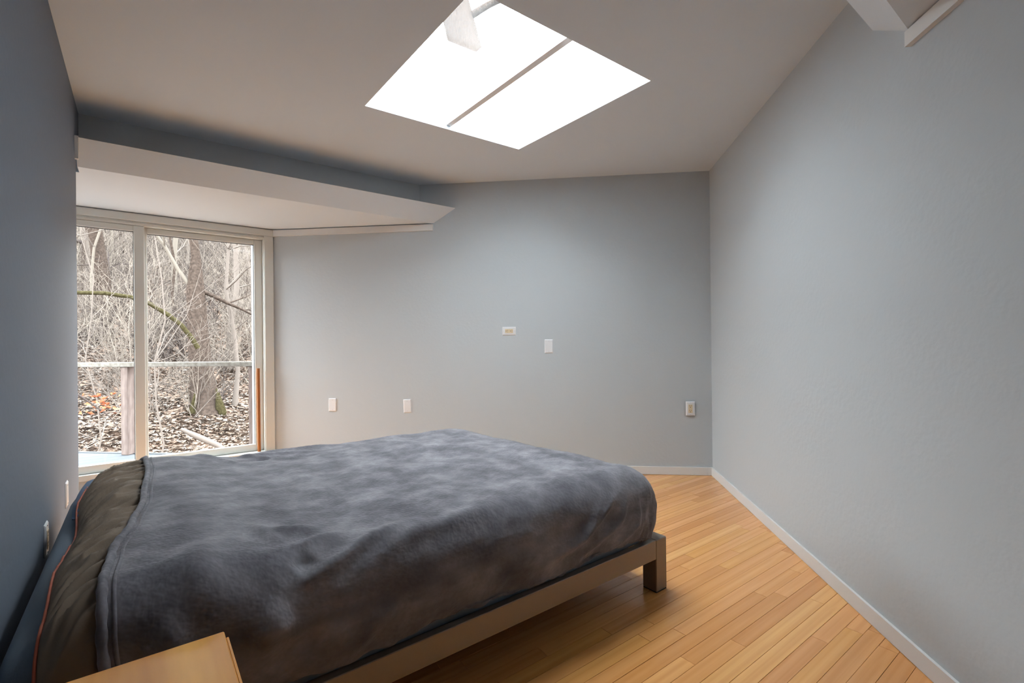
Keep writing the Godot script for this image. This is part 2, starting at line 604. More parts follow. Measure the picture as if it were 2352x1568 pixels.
# ---------------------------------------------------------------- bed
func build_bed() -> void:
	var bed := thing("bed_frame", "low taupe metal platform bed frame with square legs", "bed")
	bed.transform = frame_at()
	var u0 := -0.25
	var u1 := 1.817
	var v0 := 1.262
	var v1 := 2.80
	var bx := func(called: String, a: float, b_: float, ya: float, yb: float, c: float, d: float, m: Material, bev := 0.003) -> void:
		var b := MB.new()
		b.box(Vector3((a + b_) / 2, (ya + yb) / 2, -(c + d) / 2), Vector3(b_ - a, yb - ya, d - c), bev)
		obj(called, b.done(), m, bed)
	for uu in [u0, u1 - 0.073]:
		for vv in [v0, v1 - 0.073]:
			bx.call("leg", uu, uu + 0.073, 0.004, 0.228, vv, vv + 0.073, M.metal)
			bx.call("foot", uu + 0.001, uu + 0.072, 0.0005, 0.0045, vv + 0.001, vv + 0.072, M.foot, 0.001)
	bx.call("side_rail", u0 + 0.0735, u1 - 0.0735, 0.146, 0.2275, v0 + 0.0005, v0 + 0.03, M.metal, 0.002)
	bx.call("side_rail", u0 + 0.0735, u1 - 0.0735, 0.146, 0.2275, v1 - 0.03, v1 - 0.0005, M.metal, 0.002)
	bx.call("end_rail", u0, u0 + 0.03, 0.146, 0.2275, v0 + 0.0735, v1 - 0.0735, M.metal, 0.002)
	bx.call("end_rail", u1 - 0.03, u1, 0.146, 0.2275, v0 + 0.0735, v1 - 0.0735, M.metal, 0.002)
	for k in 12:
		var a := u0 + 0.1 + k * 0.155
		bx.call("slat", a, a + 0.08, 0.185, 0.205, v0 + 0.03, v1 - 0.03, M.foot, 0.002)
	# mattress: rounded block in a slate sheet
	var f := FastNoiseLite.new()
	f.seed = 4
	f.frequency = 7.0
	var b := MB.new()
	var g := []
	var rows := 25
	var cols := 128
	var cu := 0.768
	var cv := 2.035
	for r in rows:
		var t := float(r) / (rows - 1)
		for c in cols:
			var a := TAU * c / cols
			# superellipse plan, rounded top and bottom edges
			var e := 0.09
			var ca := signf(cos(a)) * pow(absf(cos(a)), e)
			var sa := signf(sin(a)) * pow(absf(sin(a)), e)
			var prof := _round_profile(t, 0.206, 0.485, 0.075)
			var q := Vector3(cu + ca * (1.003 - prof.x), prof.y, cv + sa * (0.745 - prof.x))
			var wr := f.get_noise_3d(q.x * 1.5, q.y * 5.0 + q.z * 2.0, q.z * 0.6)
			if prof.x < 0.3 and q.y > 0.25:
				q.y += wr * 0.006
				q.x += wr * 0.004
			g.append(W(q.x, q.y, q.z))
	b.grid(g, rows, cols, true, [], true)
	var mt := obj("mattress", b.done(), M.sheet)
	tag(mt, "mattress in a slate blue fitted sheet on the low bed frame", "mattress")
	# pillows: the blue one peeks out under the folded duvet
	for k in 2:
		var pm := pillow_mesh(0.42 if k == 1 else 0.47, 0.62, 0.085, 41 + k)
		var po := obj("pillow", pm, M.pillow if k == 0 else M.sheet)
		po.transform = Transform3D(Basis(Vector3.UP, A), W([0.035, 0.07][k], [0.503, 0.509][k], [2.47, 1.65][k]))
		tag(po, ["bright blue pillow peeking out from under the olive duvet at the window end", "slate blue pillow covered by the olive duvet at the nightstand end"][k], "pillow")
	build_covers()

func _round_profile(t: float, y0: float, y1: float, r: float) -> Vector2:
	# t 0..1 from the centre of the underside over the side to the centre of the top: (inset, height)
	if t < 0.12:
		return Vector2(lerpf(0.74, r, t / 0.12), y0)
	if t < 0.32:
		var a := (t - 0.12) / 0.2 * PI / 2
		return Vector2(r * (1 - sin(a)), y0 + r * 0.4 * (1 - cos(a)))
	if t < 0.5:
		return Vector2(-0.004 * sin((t - 0.32) / 0.18 * PI), lerpf(y0 + r * 0.4, y1 - r, (t - 0.32) / 0.18))
	if t < 0.8:
		var a := (t - 0.5) / 0.3 * PI / 2
		return Vector2(r * (1 - cos(a)), y1 - r * (1 - sin(a)))
	return Vector2(lerpf(r, 0.74, (t - 0.8) / 0.2), y1)

func pillow_mesh(w: float, l: float, hh: float, sd: int) -> ArrayMesh:
	var f := FastNoiseLite.new()
	f.seed = sd
	f.frequency = 6.0
	var b := MB.new()
	for side in [1.0, -1.0]:
		var g := []
		var n := 28
		for i in n:
			for j in n:
				var x := (float(i) / (n - 1) - 0.5) * 2.0
				var z := (float(j) / (n - 1) - 0.5) * 2.0
				var e: float = pow(maxf(0.0, (1.0 - pow(absf(x), 2.6)) * (1.0 - pow(absf(z), 3.0))), 0.5)
				var pinch: float = 1.0 - 0.06 * (x * x * z * z)
				g.append(Vector3(x * w / 2 * pinch, side * e * hh / 2 + f.get_noise_2d(x * 2, z * 2) * 0.006 * e, z * l / 2 * pinch))
		b.grid(g, n, n, side < 0)
	return b.done()

# --- cloth laid over the bed. Sheet coordinates (a, b) follow u and v; past the edges the sheet bends down.
const BI0 := 1.385
const BI1 := 2.62
const YT := 0.532

var cn := FastNoiseLite.new()
var cn2 := FastNoiseLite.new()
var folds := []
var fold_at := 0.0

func seg_dist(p: Vector2, q: Array) -> float:
	var best := 1e9
	fold_at = 0.0
	for k in q.size() - 1:
		var a: Vector2 = q[k]
		var b: Vector2 = q[k + 1]
		var t := clampf((p - a).dot(b - a) / (b - a).length_squared(), 0, 1)
		var d := p.distance_to(a.lerp(b, t))
		if d < best:
			best = d
			fold_at = (k + t) / (q.size() - 1)
	return best

func head_rise(a: float, b: float) -> float:
	var k := clampf(1.0 - (a - 0.02) / 0.42, 0, 1)
	k = k * k * (3 - 2 * k)
	return k * (0.034 + 0.02 * exp(-pow((b - 2.45) / 0.33, 2)) + 0.012 * exp(-pow((b - 1.65) / 0.25, 2)))

func drape(a: float, b: float, lift: float, hem: float) -> Vector3:
	var nf := clampf((b - BI0) / (BI1 - BI0), 0, 1)
	var rf := lerpf(0.18, 0.27, nf)
	var ai := lerpf(1.795, 1.765, nf) - rf
	var ea := maxf(0.0, a - ai)
	var eb := 0.0
	if b < BI0:
		eb = b - BI0
	elif b > BI1:
		eb = b - BI1
	var qa := minf(a, ai)
	var qb := clampf(b, BI0, BI1)
	var ds := Vector2(ea, eb)
	var dist := pow(pow(absf(ea), 2.7) + pow(absf(eb), 2.7), 1.0 / 2.7)
	var y := YT + lift + head_rise(a, qb)
	y += cn.get_noise_2d(a * 1.0, b * 1.0) * 0.010 + cn2.get_noise_2d(a, b) * 0.0012
	var fd := 0.0
	for f in folds:
		var d := seg_dist(Vector2(a, b), f[0])
		if d < f[1] * 3:
			fd += f[2] * exp(-pow(d / f[1], 2)) * smoothstep(0.0, 0.4, fold_at) * smoothstep(1.0, 0.6, fold_at) * 1.15
	if dist < 1e-6:
		return W(a, y + fd, b)
	var dir := ds / dist
	var sh := dir.x * dir.x / dir.length_squared()
	var rx := sh * rf + (1.0 - sh) * (0.13 if eb < 0 else 0.17)
	var ry := sh * 0.15 + (1.0 - sh) * 0.13
	var arc := (rx + ry) * 0.5 * PI / 2 * 1.03
	var drop := YT - ry - hem
	dist = minf(dist, arc + drop)
	var ho: float
	var vd: float
	var nrm: Vector2
	if dist < arc:
		var ph := dist / arc * PI / 2
		ho = rx * sin(ph); vd = ry * (1 - cos(ph))
		nrm = Vector2(sin(ph), cos(ph))
	else:
		var q := (dist - arc) / maxf(drop, 0.01)
		ho = rx + 0.008 * sin(q * PI) - 0.012 * q * q
		vd = ry + (dist - arc)
		nrm = Vector2(1, 0)
	var wob := cn.get_noise_2d(a * 1.6 + 9.0, b * 1.6) * 0.012 * clampf(dist / 0.15, 0, 1)
	var out := ho + nrm.x * (fd + wob)
	return W(qa + dir.x * out, y - vd + nrm.y * fd * 1.0, qb + dir.y * out)

func head_edge(b: float) -> float:
	var pts := [[0.7, -0.045], [1.1, -0.06], [1.23, -0.07], [1.35, -0.072], [1.5, -0.062], [1.7, -0.027], [2.0, 0.0], [2.4, 0.016], [2.66, 0.01], [2.78, -0.03], [3.2, -0.05]]
	for k in pts.size() - 1:
		if b <= pts[k + 1][0]:
			var t: float = clampf((b - pts[k][0]) / (pts[k + 1][0] - pts[k][0]), 0, 1)
			t = t * t * (3 - 2 * t)
			return lerpf(pts[k][1], pts[k + 1][1], t)
	return pts[-1][1]

func hem_at(a: float, b: float) -> float:
	return 0.246 + 0.007 * sin(a * 9.0 + 1.0) + cn2.get_noise_2d(a * 0.7, 40.0 + b) * 0.012

func build_covers() -> void:
	cn.seed = 3; cn.frequency = 2.6; cn.fractal_octaves = 3
	cn2.seed = 9; cn2.frequency = 14.0; cn2.fractal_octaves = 2
	var V2 := func(l: Array) -> Array:
		var r := []
		for q in l:
			r.append(Vector2(q[0], q[1]))
		return r
	folds = [
		[V2.call([[0.70, 1.37], [0.52, 1.33], [0.35, 1.265], [0.29, 1.24]]), 0.022, 0.017],
		[V2.call([[0.42, 1.462], [0.26, 1.508]]), 0.02, 0.010],
		[V2.call([[0.47, 1.40], [0.29, 1.36]]), 0.018, 0.013],
		[V2.call([[1.0, 1.33], [0.80, 1.32], [0.60, 1.30], [0.42, 1.235]]), 0.028, 0.014],
		[V2.call([[0.30, 1.37], [0.245, 1.60]]), 0.02, 0.011],
		[V2.call([[0.30, 1.285], [0.36, 1.32]]), 0.03, -0.013],
		[V2.call([[0.29, 1.20], [0.18, 1.12]]), 0.04, 0.022],
		[V2.call([[0.40, 1.13], [0.28, 1.09], [0.2, 1.03]]), 0.03, -0.014],
		[V2.call([[0.03, 1.25], [0.07, 1.05]]), 0.035, 0.02],
		[V2.call([[-0.04, 1.24], [0.0, 1.12], [0.03, 1.0]]), 0.025, -0.014],
		[V2.call([[0.13, 1.5], [0.09, 1.2]]), 0.04, 0.012],
		[V2.call([[0.80, 2.52], [0.50, 2.60], [0.25, 2.60]]), 0.016, 0.010],
		[V2.call([[0.74, 2.45], [0.5, 2.52], [0.3, 2.52]]), 0.014, -0.009],
		[V2.call([[0.72, 2.36], [0.45, 2.55], [0.33, 2.66]]), 0.016, 0.009],
		[V2.call([[0.45, 2.30], [0.25, 2.6], [0.15, 2.72]]), 0.02, 0.009],
		[V2.call([[0.9, 2.60], [0.6, 2.68], [0.3, 2.70]]), 0.014, 0.010],
		[V2.call([[1.52, 1.27], [1.38, 1.17], [1.05, 1.02]]), 0.016, 0.012],
		[V2.call([[1.58, 1.25], [1.49, 1.13], [1.15, 1.0]]), 0.014, 0.011],
		[V2.call([[1.44, 1.25], [1.28, 1.13], [0.98, 1.03]]), 0.016, 0.009],
		[V2.call([[1.62, 1.22], [1.6, 1.1], [1.4, 1.0]]), 0.012, 0.010],
		[V2.call([[0.95, 1.10], [0.86, 1.02]]), 0.02, 0.008],
		[V2.call([[0.62, 1.16], [0.5, 1.10], [0.42, 1.02]]), 0.025, 0.008],
		[V2.call([[1.66, 1.6], [1.72, 1.9]]), 0.03, 0.006]]
	# blanket
	var na := 230
	var nb := 250
	var g := []
	for i in na:
		for j in nb:
			var b: float = lerpf(0.93, 3.08, float(j) / (nb - 1))
			var h0 := head_edge(b)
			var s := float(i) / (na - 1)
			var a := lerpf(h0, 1.98, s)
			g.append(drape(a, b, 0.012, hem_at(a, b)))
	var m := MB.new()
	m.grid(g, na, nb, true)
	var bl := obj("blanket", m.done(), M.fleece)
	tag(bl, "plush charcoal grey fleece blanket spread over the bed", "blanket")
	# rolled hem along the head edge of the blanket
	var pts := []
	var rad := []
	for j in 150:
		var b: float = lerpf(0.96, 3.0, j / 149.0)
		pts.append(drape(head_edge(b) + 0.004, b, 0.012, 0.25) + Vector3(0, 0.001, 0))
		rad.append(0.0095 + 0.0012 * sin(j * 1.7))
	var hm := MB.new()
	hm.tube(pts, rad, 10)
	obj("hem", hm.done(), M.fleece, bl)
	# stitch line behind the hem: a shallow second roll
	pts = []
	rad = []
	for j in 150:
		var b: float = lerpf(0.96, 3.0, j / 149.0)
		pts.append(drape(head_edge(b) + 0.024, b, 0.011, 0.25))
		rad.append(0.0045)
	hm = MB.new()
	hm.tube(pts, rad, 8)
	obj("hem_roll", hm.done(), M.fleece, bl)
	# duvet: folded edge over the pillows, piped in orange
	var dn := FastNoiseLite.new()
	dn.seed = 15; dn.frequency = 5.0; dn.fractal_octaves = 2
	g = []
	var nr := 70
	var nc := 260
	var edge := []
	for i in nr:
		for j in nc:
			var b: float = lerpf(0.98, 3.02, float(j) / (nc - 1))
			var s := float(i) / (nr - 1)
			g.append(duvet_point(s, b, dn))
	for j in nc:
		edge.append(g[j] - UD * 0.003)
	m = MB.new()
	m.grid(g, nr, nc, true)
	var dv := obj("duvet", m.done(), M.duvet)
	tag(dv, "olive brown duvet edge folded over the pillows at the head of the bed", "duvet")
	rad = []
	for j in nc:
		rad.append(0.003)
	m = MB.new()
	m.tube(edge, rad, 8)
	obj("piping", m.done(), M.piping, dv)

func duvet_point(s: float, b: float, dn: FastNoiseLite) -> Vector3:
	# s 0 at the piped edge towards the wall, 1 under the blanket
	var a := lerpf(-0.27, 0.12, s)
	var base := drape(maxf(a, -0.05), b, 0.004, 0.27)
	var u := base.dot(UD)
	var v := base.dot(VD)
	var y := base.y
	if a < -0.05:
		# bends down over the pillow's edge
		var q := (-0.05 - a) / 0.22
		var ph := q * PI * 0.35
		u = -0.05 - 0.118 * sin(ph) / 0.891
		y -= (0.125 + 0.015 * sin(b * 7.0)) * (1 - cos(ph))
	# creases run slantwise across the strip
	var dg := Vector2(a * 0.8 + v * 0.45, v * 1.0 - a * 0.5)
	var w := dn.get_noise_2d(dg.x * 0.6, dg.y * 3.2)
	var cr := 1.0 - absf(dn.get_noise_2d(dg.x * 0.7 + 3.0, dg.y * 2.6)) * 2.2
	var cr2 := 1.0 - absf(dn.get_noise_2d(dg.x * 1.2 + 17.0, dg.y * 6.0)) * 2.2
	var under := clampf((head_edge(b) + 0.02 - a) / 0.04, 0, 1)
	y += (w * 0.010 + cr * 0.012 + cr2 * 0.0025 - 0.008) * under * clampf(0.2 + s * 5.0, 0, 1) - 0.008 * (1.0 - under)
	v += (0.035 * clampf((BI0 - b) / 0.15, 0, 1) - 0.02 * clampf((b - BI1) / 0.15, 0, 1)) * (1.0 - under)
	u += dn.get_noise_2d(b * 0.25, 3.0) * 0.016 * clampf(1 - s * 3, 0, 1)
	return UD * u + VD * v + Vector3(0, y, 0)

func build_nightstand() -> void:
	var o := thing("nightstand", "light oak nightstand with a flat square top beside the bed", "nightstand")
	o.transform = frame_at()
	var bx := func(called: String, a: float, b_: float, ya: float, yb: float, c: float, d: float, bev := 0.002) -> Node:
		var b := MB.new()
		b.box(Vector3((a + b_) / 2, (ya + yb) / 2, -(c + d) / 2), Vector3(b_ - a, yb - ya, d - c), bev)
		return obj(called, b.done(), M.oak, o)
	bx.call("top", -0.262, 0.131, 0.478, 0.5, 0.70, 1.143)
	bx.call("edge_strip", 0.1312, 0.136, 0.478, 0.4985, 0.70, 1.118, 0.001)
	bx.call("side_panel", -0.255, 0.12, 0.08, 0.478, 1.112, 1.13)
	bx.call("side_panel", -0.255, 0.12, 0.08, 0.478, 0.713, 0.731)
	bx.call("back_panel", -0.255, -0.243, 0.08, 0.478, 0.7315, 1.1115)
	bx.call("bottom_panel", -0.2425, 0.118, 0.08, 0.098, 0.7315, 1.1115)
	for k in 2:
		var dr: Node = bx.call("drawer", -0.2, 0.126, 0.102 + k * 0.188, 0.286 + k * 0.188, 0.735, 1.108)
		var kb := MB.new()
		kb.tube([Vector3(0.126, 0.19 + k * 0.188, -0.92), Vector3(0.146, 0.19 + k * 0.188, -0.92)], [0.009, 0.012], 12)
		obj("knob", kb.done(), M.metal, dr)
	for uu in [-0.245, 0.08]:
		for vv in [0.72, 1.09]:
			bx.call("leg", uu, uu + 0.032, 0.0005, 0.08, vv, vv + 0.032)

# ---------------------------------------------------------------- wall plates
func plate(called: String, label: String, xf: Transform3D, sockets: bool, turned := false, deep := 0.006) -> void:
	var o := thing(called, label, "outlet" if sockets else "wall plate")
	o.transform = xf if not turned else xf * Transform3D(Basis(Vector3.BACK, -PI / 2), Vector3.ZERO)
	var m := MB.new()
	var w := 0.07
	var h := 0.1145
	if deep > 0.01:
		m.box(Vector3(0.003, -0.001, deep / 2 - 0.002), Vector3(0.058, 0.1, deep - 0.0045), 0.0)
		obj("box", m.done(), M.slot, o)
		m = MB.new()
	# bevelled plate
	var r := [[0.0, deep - 0.006], [0.0, deep - 0.004], [0.006, deep]]
	for k in 2:
		for sg in [[1, 0], [-1, 0], [0, 1], [0, -1]]:
			var q := []
			for e in [[k, -1], [k, 1], [k + 1, 1], [k + 1, -1]]:
				var ins: float = r[e[0]][0]
				var x: float = (w / 2 - ins) * (sg[0] if sg[0] != 0 else e[1])
				var y: float = (h / 2 - ins) * (sg[1] if sg[1] != 0 else e[1])
				q.append(Vector3(x, y, r[e[0]][1]))
			m.face(q, Vector3(sg[0], sg[1], 0.3))
	m.face([Vector3(-w / 2 + 0.006, -h / 2 + 0.006, deep), Vector3(w / 2 - 0.006, -h / 2 + 0.006, deep), Vector3(w / 2 - 0.006, h / 2 - 0.006, deep), Vector3(-w / 2 + 0.006, h / 2 - 0.006, deep)], Vector3.BACK)
	m.face([Vector3(-w / 2, -h / 2, deep - 0.006), Vector3(w / 2, -h / 2, deep - 0.006), Vector3(w / 2, h / 2, deep - 0.006), Vector3(-w / 2, h / 2, deep - 0.006)], Vector3.FORWARD)
	obj("plate", m.done(), M.plate, o)
	for s in [-1, 1]:
		m = MB.new()
		var sy: float = s * (0.042 if not sockets else 0.0475)
		m.tube([Vector3(0, sy, deep - 0.001), Vector3(0, sy, deep + 0.0009)], [0.0031, 0.0026], 10)
		var sc := obj("screw", m.done(), M.screw, o)
		m = MB.new()
		m.box(Vector3(0, sy, deep + 0.0009), Vector3(0.0008, 0.0046, 0.0004))
		obj("screw_slot", m.done(), M.slot, sc)
	if sockets:
		m = MB.new()
		m.box(Vector3(0, 0, deep + 0.0005), Vector3(0.033, 0.067, 0.003), 0.0008)
		var f := obj("receptacle", m.done(), M.ivory, o)
		for s in [-1, 1]:
			for q in [[-0.0064, 0.005, 0.0022, 0.0085], [0.0064, 0.005, 0.0022, 0.0075], [0, -0.0065, 0.0052, 0.0052]]:
				m = MB.new()
				m.box(Vector3(q[0], s * 0.0185 + q[1], deep + 0.002), Vector3(q[2], q[3], 0.0006))
				obj("slot", m.done(), M.slot, f)

func build_plates() -> void:
	var bk := func(x: float, y: float) -> Transform3D:
		return Transform3D(Basis.IDENTITY, Vector3(x, y, ZB))
	plate("outlet", "outlet plate turned sideways, ivory sockets, mid height on the back wall", bk.call(-0.491, 1.177), true, true)
	plate("wall_plate", "blank white plate just below the sideways outlet on the back wall", bk.call(-0.16, 1.046), false)
	plate("wall_plate", "blank white plate low on the back wall close to the window", bk.call(-2.059, 0.551), false)
	plate("wall_plate", "blank white plate slightly tilted, low on the back wall behind the bed", bk.call(-1.38, 0.543) * Transform3D(Basis(Vector3.BACK, 0.035), Vector3.ZERO), false)
	plate("outlet", "upright outlet standing proud of the back wall by the right corner", bk.call(0.968, 0.536), true, false, 0.02)
	var lt := func(v: float, y: float) -> Transform3D:
		return Transform3D(Basis(Vector3.UP, A) * Basis(Vector3.UP, PI / 2), W(UL, y, v))
	plate("wall_plate", "white plate on the blue-grey wall beyond the head of the bed", lt.call(3.02, 0.404), false)
	plate("outlet", "white outlet plate on the blue-grey wall behind the mattress", lt.call(2.405, 0.392), true)

# ---------------------------------------------------------------- outdoors
func ground_y(u: float, v: float) -> float:
	var s := smoothstep(7.2, 9.5, v)
	var y := lerpf(-1.9, -0.36 + 0.31 * (v - 12.0), s)
	if v > 40.0:
		y = -0.36 + 0.31 * 28.0 + (v - 40.0) * 0.05
	return y + gn.get_noise_2d(u * 0.6, v * 0.6) * 0.35 - 0.02 * (u - 1.0)

var gn := FastNoiseLite.new()

func build_outdoors() -> void:
	gn.seed = 12; gn.frequency = 0.35
	rng.seed = 991
	# hillside
	var g := []
	var nu := 90
	var nv := 110
	for i in nv:
		var v := 5.6 + pow(float(i) / (nv - 1), 1.4) * 60.0
		for j in nu:
			var u := lerpf(-14.0 - v * 0.6, 16.0 + v * 0.6, float(j) / (nu - 1))
			g.append(W(u, ground_y(u, v), v))
	var m := MB.new()
	m.grid(g, nv, nu, true)
	struct("ground", m.done(), M.soil)
	# fallen leaves
	var lm := MB.new()
	lm.face([Vector3(-0.5, 0, 0), Vector3(0, 0.12, -0.32), Vector3(0.5, 0, 0)], Vector3.UP)
	lm.face([Vector3(-0.5, 0, 0), Vector3(0.5, 0, 0), Vector3(0, 0.12, 0.32)], Vector3.UP)
	var mm := MultiMesh.new()
	mm.transform_format = MultiMesh.TRANSFORM_3D
	mm.use_colors = true
	mm.mesh = lm.done()
	var nl := 80000
	mm.instance_count = nl
	var cols := [Color(0.33, 0.25, 0.20), Color(0.28, 0.20, 0.155), Color(0.39, 0.325, 0.28), Color(0.25, 0.185, 0.15), Color(0.43, 0.365, 0.315), Color(0.33, 0.23, 0.17)]
	for k in nl:
		var v := 7.5 + pow(rng.randf(), 1.6) * 34.0
		var u := v * rng.randf_range(-0.16, 0.26) + rng.randf_range(-0.5, 0.5)
		var s := rng.randf_range(0.08, 0.14) * (0.85 + v * 0.012)
		var bs := Basis.from_euler(Vector3(rng.randf_range(-0.4, 0.4) + 0.1, rng.randf() * TAU, rng.randf_range(-0.4, 0.4))).scaled(Vector3(s, s, s))
		mm.set_instance_transform(k, Transform3D(bs, W(u, ground_y(u, v) + 0.012 + rng.randf() * 0.018, v)))
		var c: Color = cols[rng.randi() % 6]
		mm.set_instance_color(k, c * 0.44 * rng.randf_range(0.82, 1.15))
	var mi := MultiMeshInstance3D.new()
	mi.name = "fallen_leaves"
	mi.multimesh = mm
	mi.material_override = M.leaf
	add_child(mi)
	tag(mi, "pale brown fallen leaves covering the hillside", "leaves", "", "stuff")
	# main oak with a mossy foot
	var oak := thing("tree", "thick grey tree trunk with a mossy foot behind the railing", "tree")
	var base := dirp(470, 12.0)
	base.y = ground_y(base.dot(UD), base.dot(VD)) - 0.1
	var tr := MB.new()
	var right := Vector3(cos(deg_to_rad(38.0)), 0, -sin(deg_to_rad(38.0)))
	var tp := [base, base + Vector3(0, 0.25, 0), base + Vector3(0, 0.8, 0) - right * 0.06, base + Vector3(0, 1.8, 0) - right * 0.12, base + Vector3(0, 2.6, 0) - right * 0.15, base + Vector3(0, 3.3, 0) - right * 0.14, base + Vector3(0, 4.4, 0) - right * 0.26, base + Vector3(0, 6.5, 0) - right * 0.3]
	tr.tube(tp, [0.36, 0.27, 0.215, 0.185, 0.165, 0.085, 0.07, 0.06], 16)
	obj("trunk", tr.done(), M.bark, oak)
	var lb := MB.new()
	twigs(lb, tp[4] + right * 0.05, (right * 0.8 + Vector3(0, -0.5, 0)).normalized(), 1.5, 0.05, 3)
	obj("limb", lb.done(), M.bark, oak)
	lb = MB.new()
	twigs(lb, tp[4] - right * 0.05, (-right * 0.45 + Vector3(0, 1, 0)).normalized(), 2.4, 0.045, 3)
	obj("limb", lb.done(), M.birch, oak)
	for q in [[-0.27, 0.04, 0.08], [0.25, 0.12, 0.07], [0.31, 0.03, 0.08]]:
		var ms := MB.new()
		ms.tube([base + right * q[0] + Vector3(0, q[1] - 0.1, 0) - VD * 0.2, base + right * q[0] * 0.9 + Vector3(0, q[1], 0) - VD * 0.24, base + right * q[0] * 0.72 + Vector3(0, q[1] + 0.42, 0) - VD * 0.2], [q[2] * 0.5, q[2], q[2] * 0.15], 8)
		obj("moss", ms.done(), M.moss, oak)
	# fallen mossy limb leaning against it in an arch
	var arch := MB.new()
	var ap := []
	var ar := []
	for q in [[100, 668], [177, 672], [240, 673], [300, 682], [345, 698], [385, 722], [415, 745], [440, 775], [455, 800]]:
		ap.append(dirp2(q[0], q[1], 11.3)); ar.append(0.03 + 0.014 * ap.size() / 9.0)
	arch.tube(ap, ar, 9)
	var ao := obj("fallen_branch", arch.done(), M.moss)
	tag(ao, "long mossy branch arching against the thick tree trunk", "branch")
	# other trees: pixel column, distance, radius, lean, kind
	var spots := [[238, 17.4, 0.19, -0.05, 0, "tree with a mossy foot further up the hill, left of the thick trunk"],
		[212, 21.0, 0.22, 0.02, 0, "dark straight trunk high up the hill"],
		[385, 19.0, 0.09, 0.10, 1, "pale forked tree leaning above the mossy branch"],
		[532, 15.0, 0.085, 0.03, 2, "slim tree with a greenish stem right of the thick trunk"],
		[358, 9.6, 0.015, 0.02, 1, "young pale sapling growing close to the railing"],
		[545, 12.4, 0.05, -0.05, 2, "short leaning mossy stem beside the thick trunk"],
		[222, 10.0, 0.011, -0.03, 1, "thin forked sapling seen through the narrow pane"]]
	for q in spots:
		var t := thing("tree" if q[2] > 0.06 else "sapling", q[5], "tree" if q[2] > 0.06 else "sapling")
		grow(t, dirp(q[0], q[1]), q[2], q[3], q[4])
	for k in 34:
		var px := rng.randf_range(150, 620)
		var ds := rng.randf_range(16, 40)
		var t := thing("bare_tree", "thin bare tree among many on the leafy hillside", "tree", "thin bare trees on the hillside")
		grow(t, dirp(px, ds), rng.randf_range(0.02, 0.065), rng.randf_range(-0.12, 0.12), k % 3)
	# undergrowth: tangles of twigs
	for kind in 3:
		var um := MultiMesh.new()
		um.transform_format = MultiMesh.TRANSFORM_3D
		var tm := MB.new()
		for k in 9:
			twigs(tm, Vector3(rng.randf_range(-0.2, 0.2), 0, rng.randf_range(-0.2, 0.2)), Vector3(rng.randf_range(-0.7, 0.7), 1, rng.randf_range(-0.7, 0.7)).normalized(), rng.randf_range(0.9, 1.9), 0.015, 3)
		um.mesh = tm.done()
		var cnt := 120
		um.instance_count = cnt
		for k in cnt:
			var v := 11.5 + pow(rng.randf(), 0.8) * 29.0
			var u := v * rng.randf_range(-0.14, 0.24)
			var s := rng.randf_range(0.5, 1.0) * (0.55 + v * 0.045)
			um.set_instance_transform(k, Transform3D(Basis(Vector3.UP, rng.randf() * TAU).scaled(Vector3(s, s, s)), W(u, ground_y(u, v) - 0.05, v)))
		var ui := MultiMeshInstance3D.new()
		ui.name = ["pale_undergrowth", "grey_undergrowth", "dark_undergrowth"][kind]
		ui.multimesh = um
		ui.material_override = [M.twig2, M.twig, M.dark_twig][kind]
		add_child(ui)
		tag(ui, ["tangle of pale bare twigs over the hillside", "tangle of grey bare twigs over the hillside", "scattered dark bare twigs over the hillside"][kind], "undergrowth", "", "stuff")
	# beech twig that kept its orange leaves
	var bt0 := thing("beech_branch", "dark drooping twig with orange dry leaves beyond the railing", "branch")
	var sb := MB.new()
	sb.tube([dirp2(140, 885, 8.2), dirp2(178, 905, 8.2), dirp2(215, 930, 8.2), dirp2(250, 955, 8.2), dirp2(275, 985, 8.2)], [0.014, 0.012, 0.01, 0.007, 0.004], 5)
	obj("stem", sb.done(), M.dark_twig, bt0)
	sb = MB.new()
	sb.tube([dirp2(215, 930, 8.2), dirp2(240, 945, 8.2), dirp2(280, 948, 8.2)], [0.007, 0.005, 0.003], 5)
	obj("twig", sb.done(), M.dark_twig, bt0)
	var leaf_mesh := lm.done()
	for k in 34:
		var lf := MeshInstance3D.new()
		lf.name = "leaf"
		lf.mesh = leaf_mesh
		lf.material_override = M.beech
		var pp := dirp2(rng.randf_range(176, 282), rng.randf_range(-22, 26) + 925, 8.2 + rng.randf_range(-0.25, 0.25))
		var ls := rng.randf_range(0.05, 0.085)
		lf.transform = Transform3D(Basis.from_euler(Vector3(rng.randf_range(-1.4, 1.4), rng.randf() * TAU, rng.randf_range(-1, 1))).scaled(Vector3(ls, ls, ls)), pp)
		bt0.add_child(lf, true)
	# fallen log
	var lg := MB.new()
	lg.tube([dirp2(415, 985, 9.9), dirp2(455, 1003, 9.9), dirp2(500, 1022, 9.8), dirp2(530, 1042, 9.7)], [0.03, 0.05, 0.045, 0.03], 8)
	tag(obj("fallen_log", lg.done(), M.twig), "grey fallen log lying among the leaves below the trees", "log")
	# the big trunk above the skylight
	var big := thing("tree", "large tree trunk seen through the skylight", "tree")
	var bt := MB.new()
	var c0 := Vector3(0, 1.084, 0) + Vector3(-0.205, 0.62, -0.98) * 10.5
	var lean := Vector3(-0.30, 1.0, -0.05)
	var bp := []
	var br := []
	for k in 9:
		var y := -2.5 + k * 2.2
		bp.append(c0 + lean * (y - c0.y) + Vector3(0.1 * sin(k * 1.3), 0, 0.1 * cos(k * 1.7)))
		br.append(0.46 - k * 0.025)
	bt.tube(bp, br, 16)
	obj("trunk", bt.done(), M.bark, big)
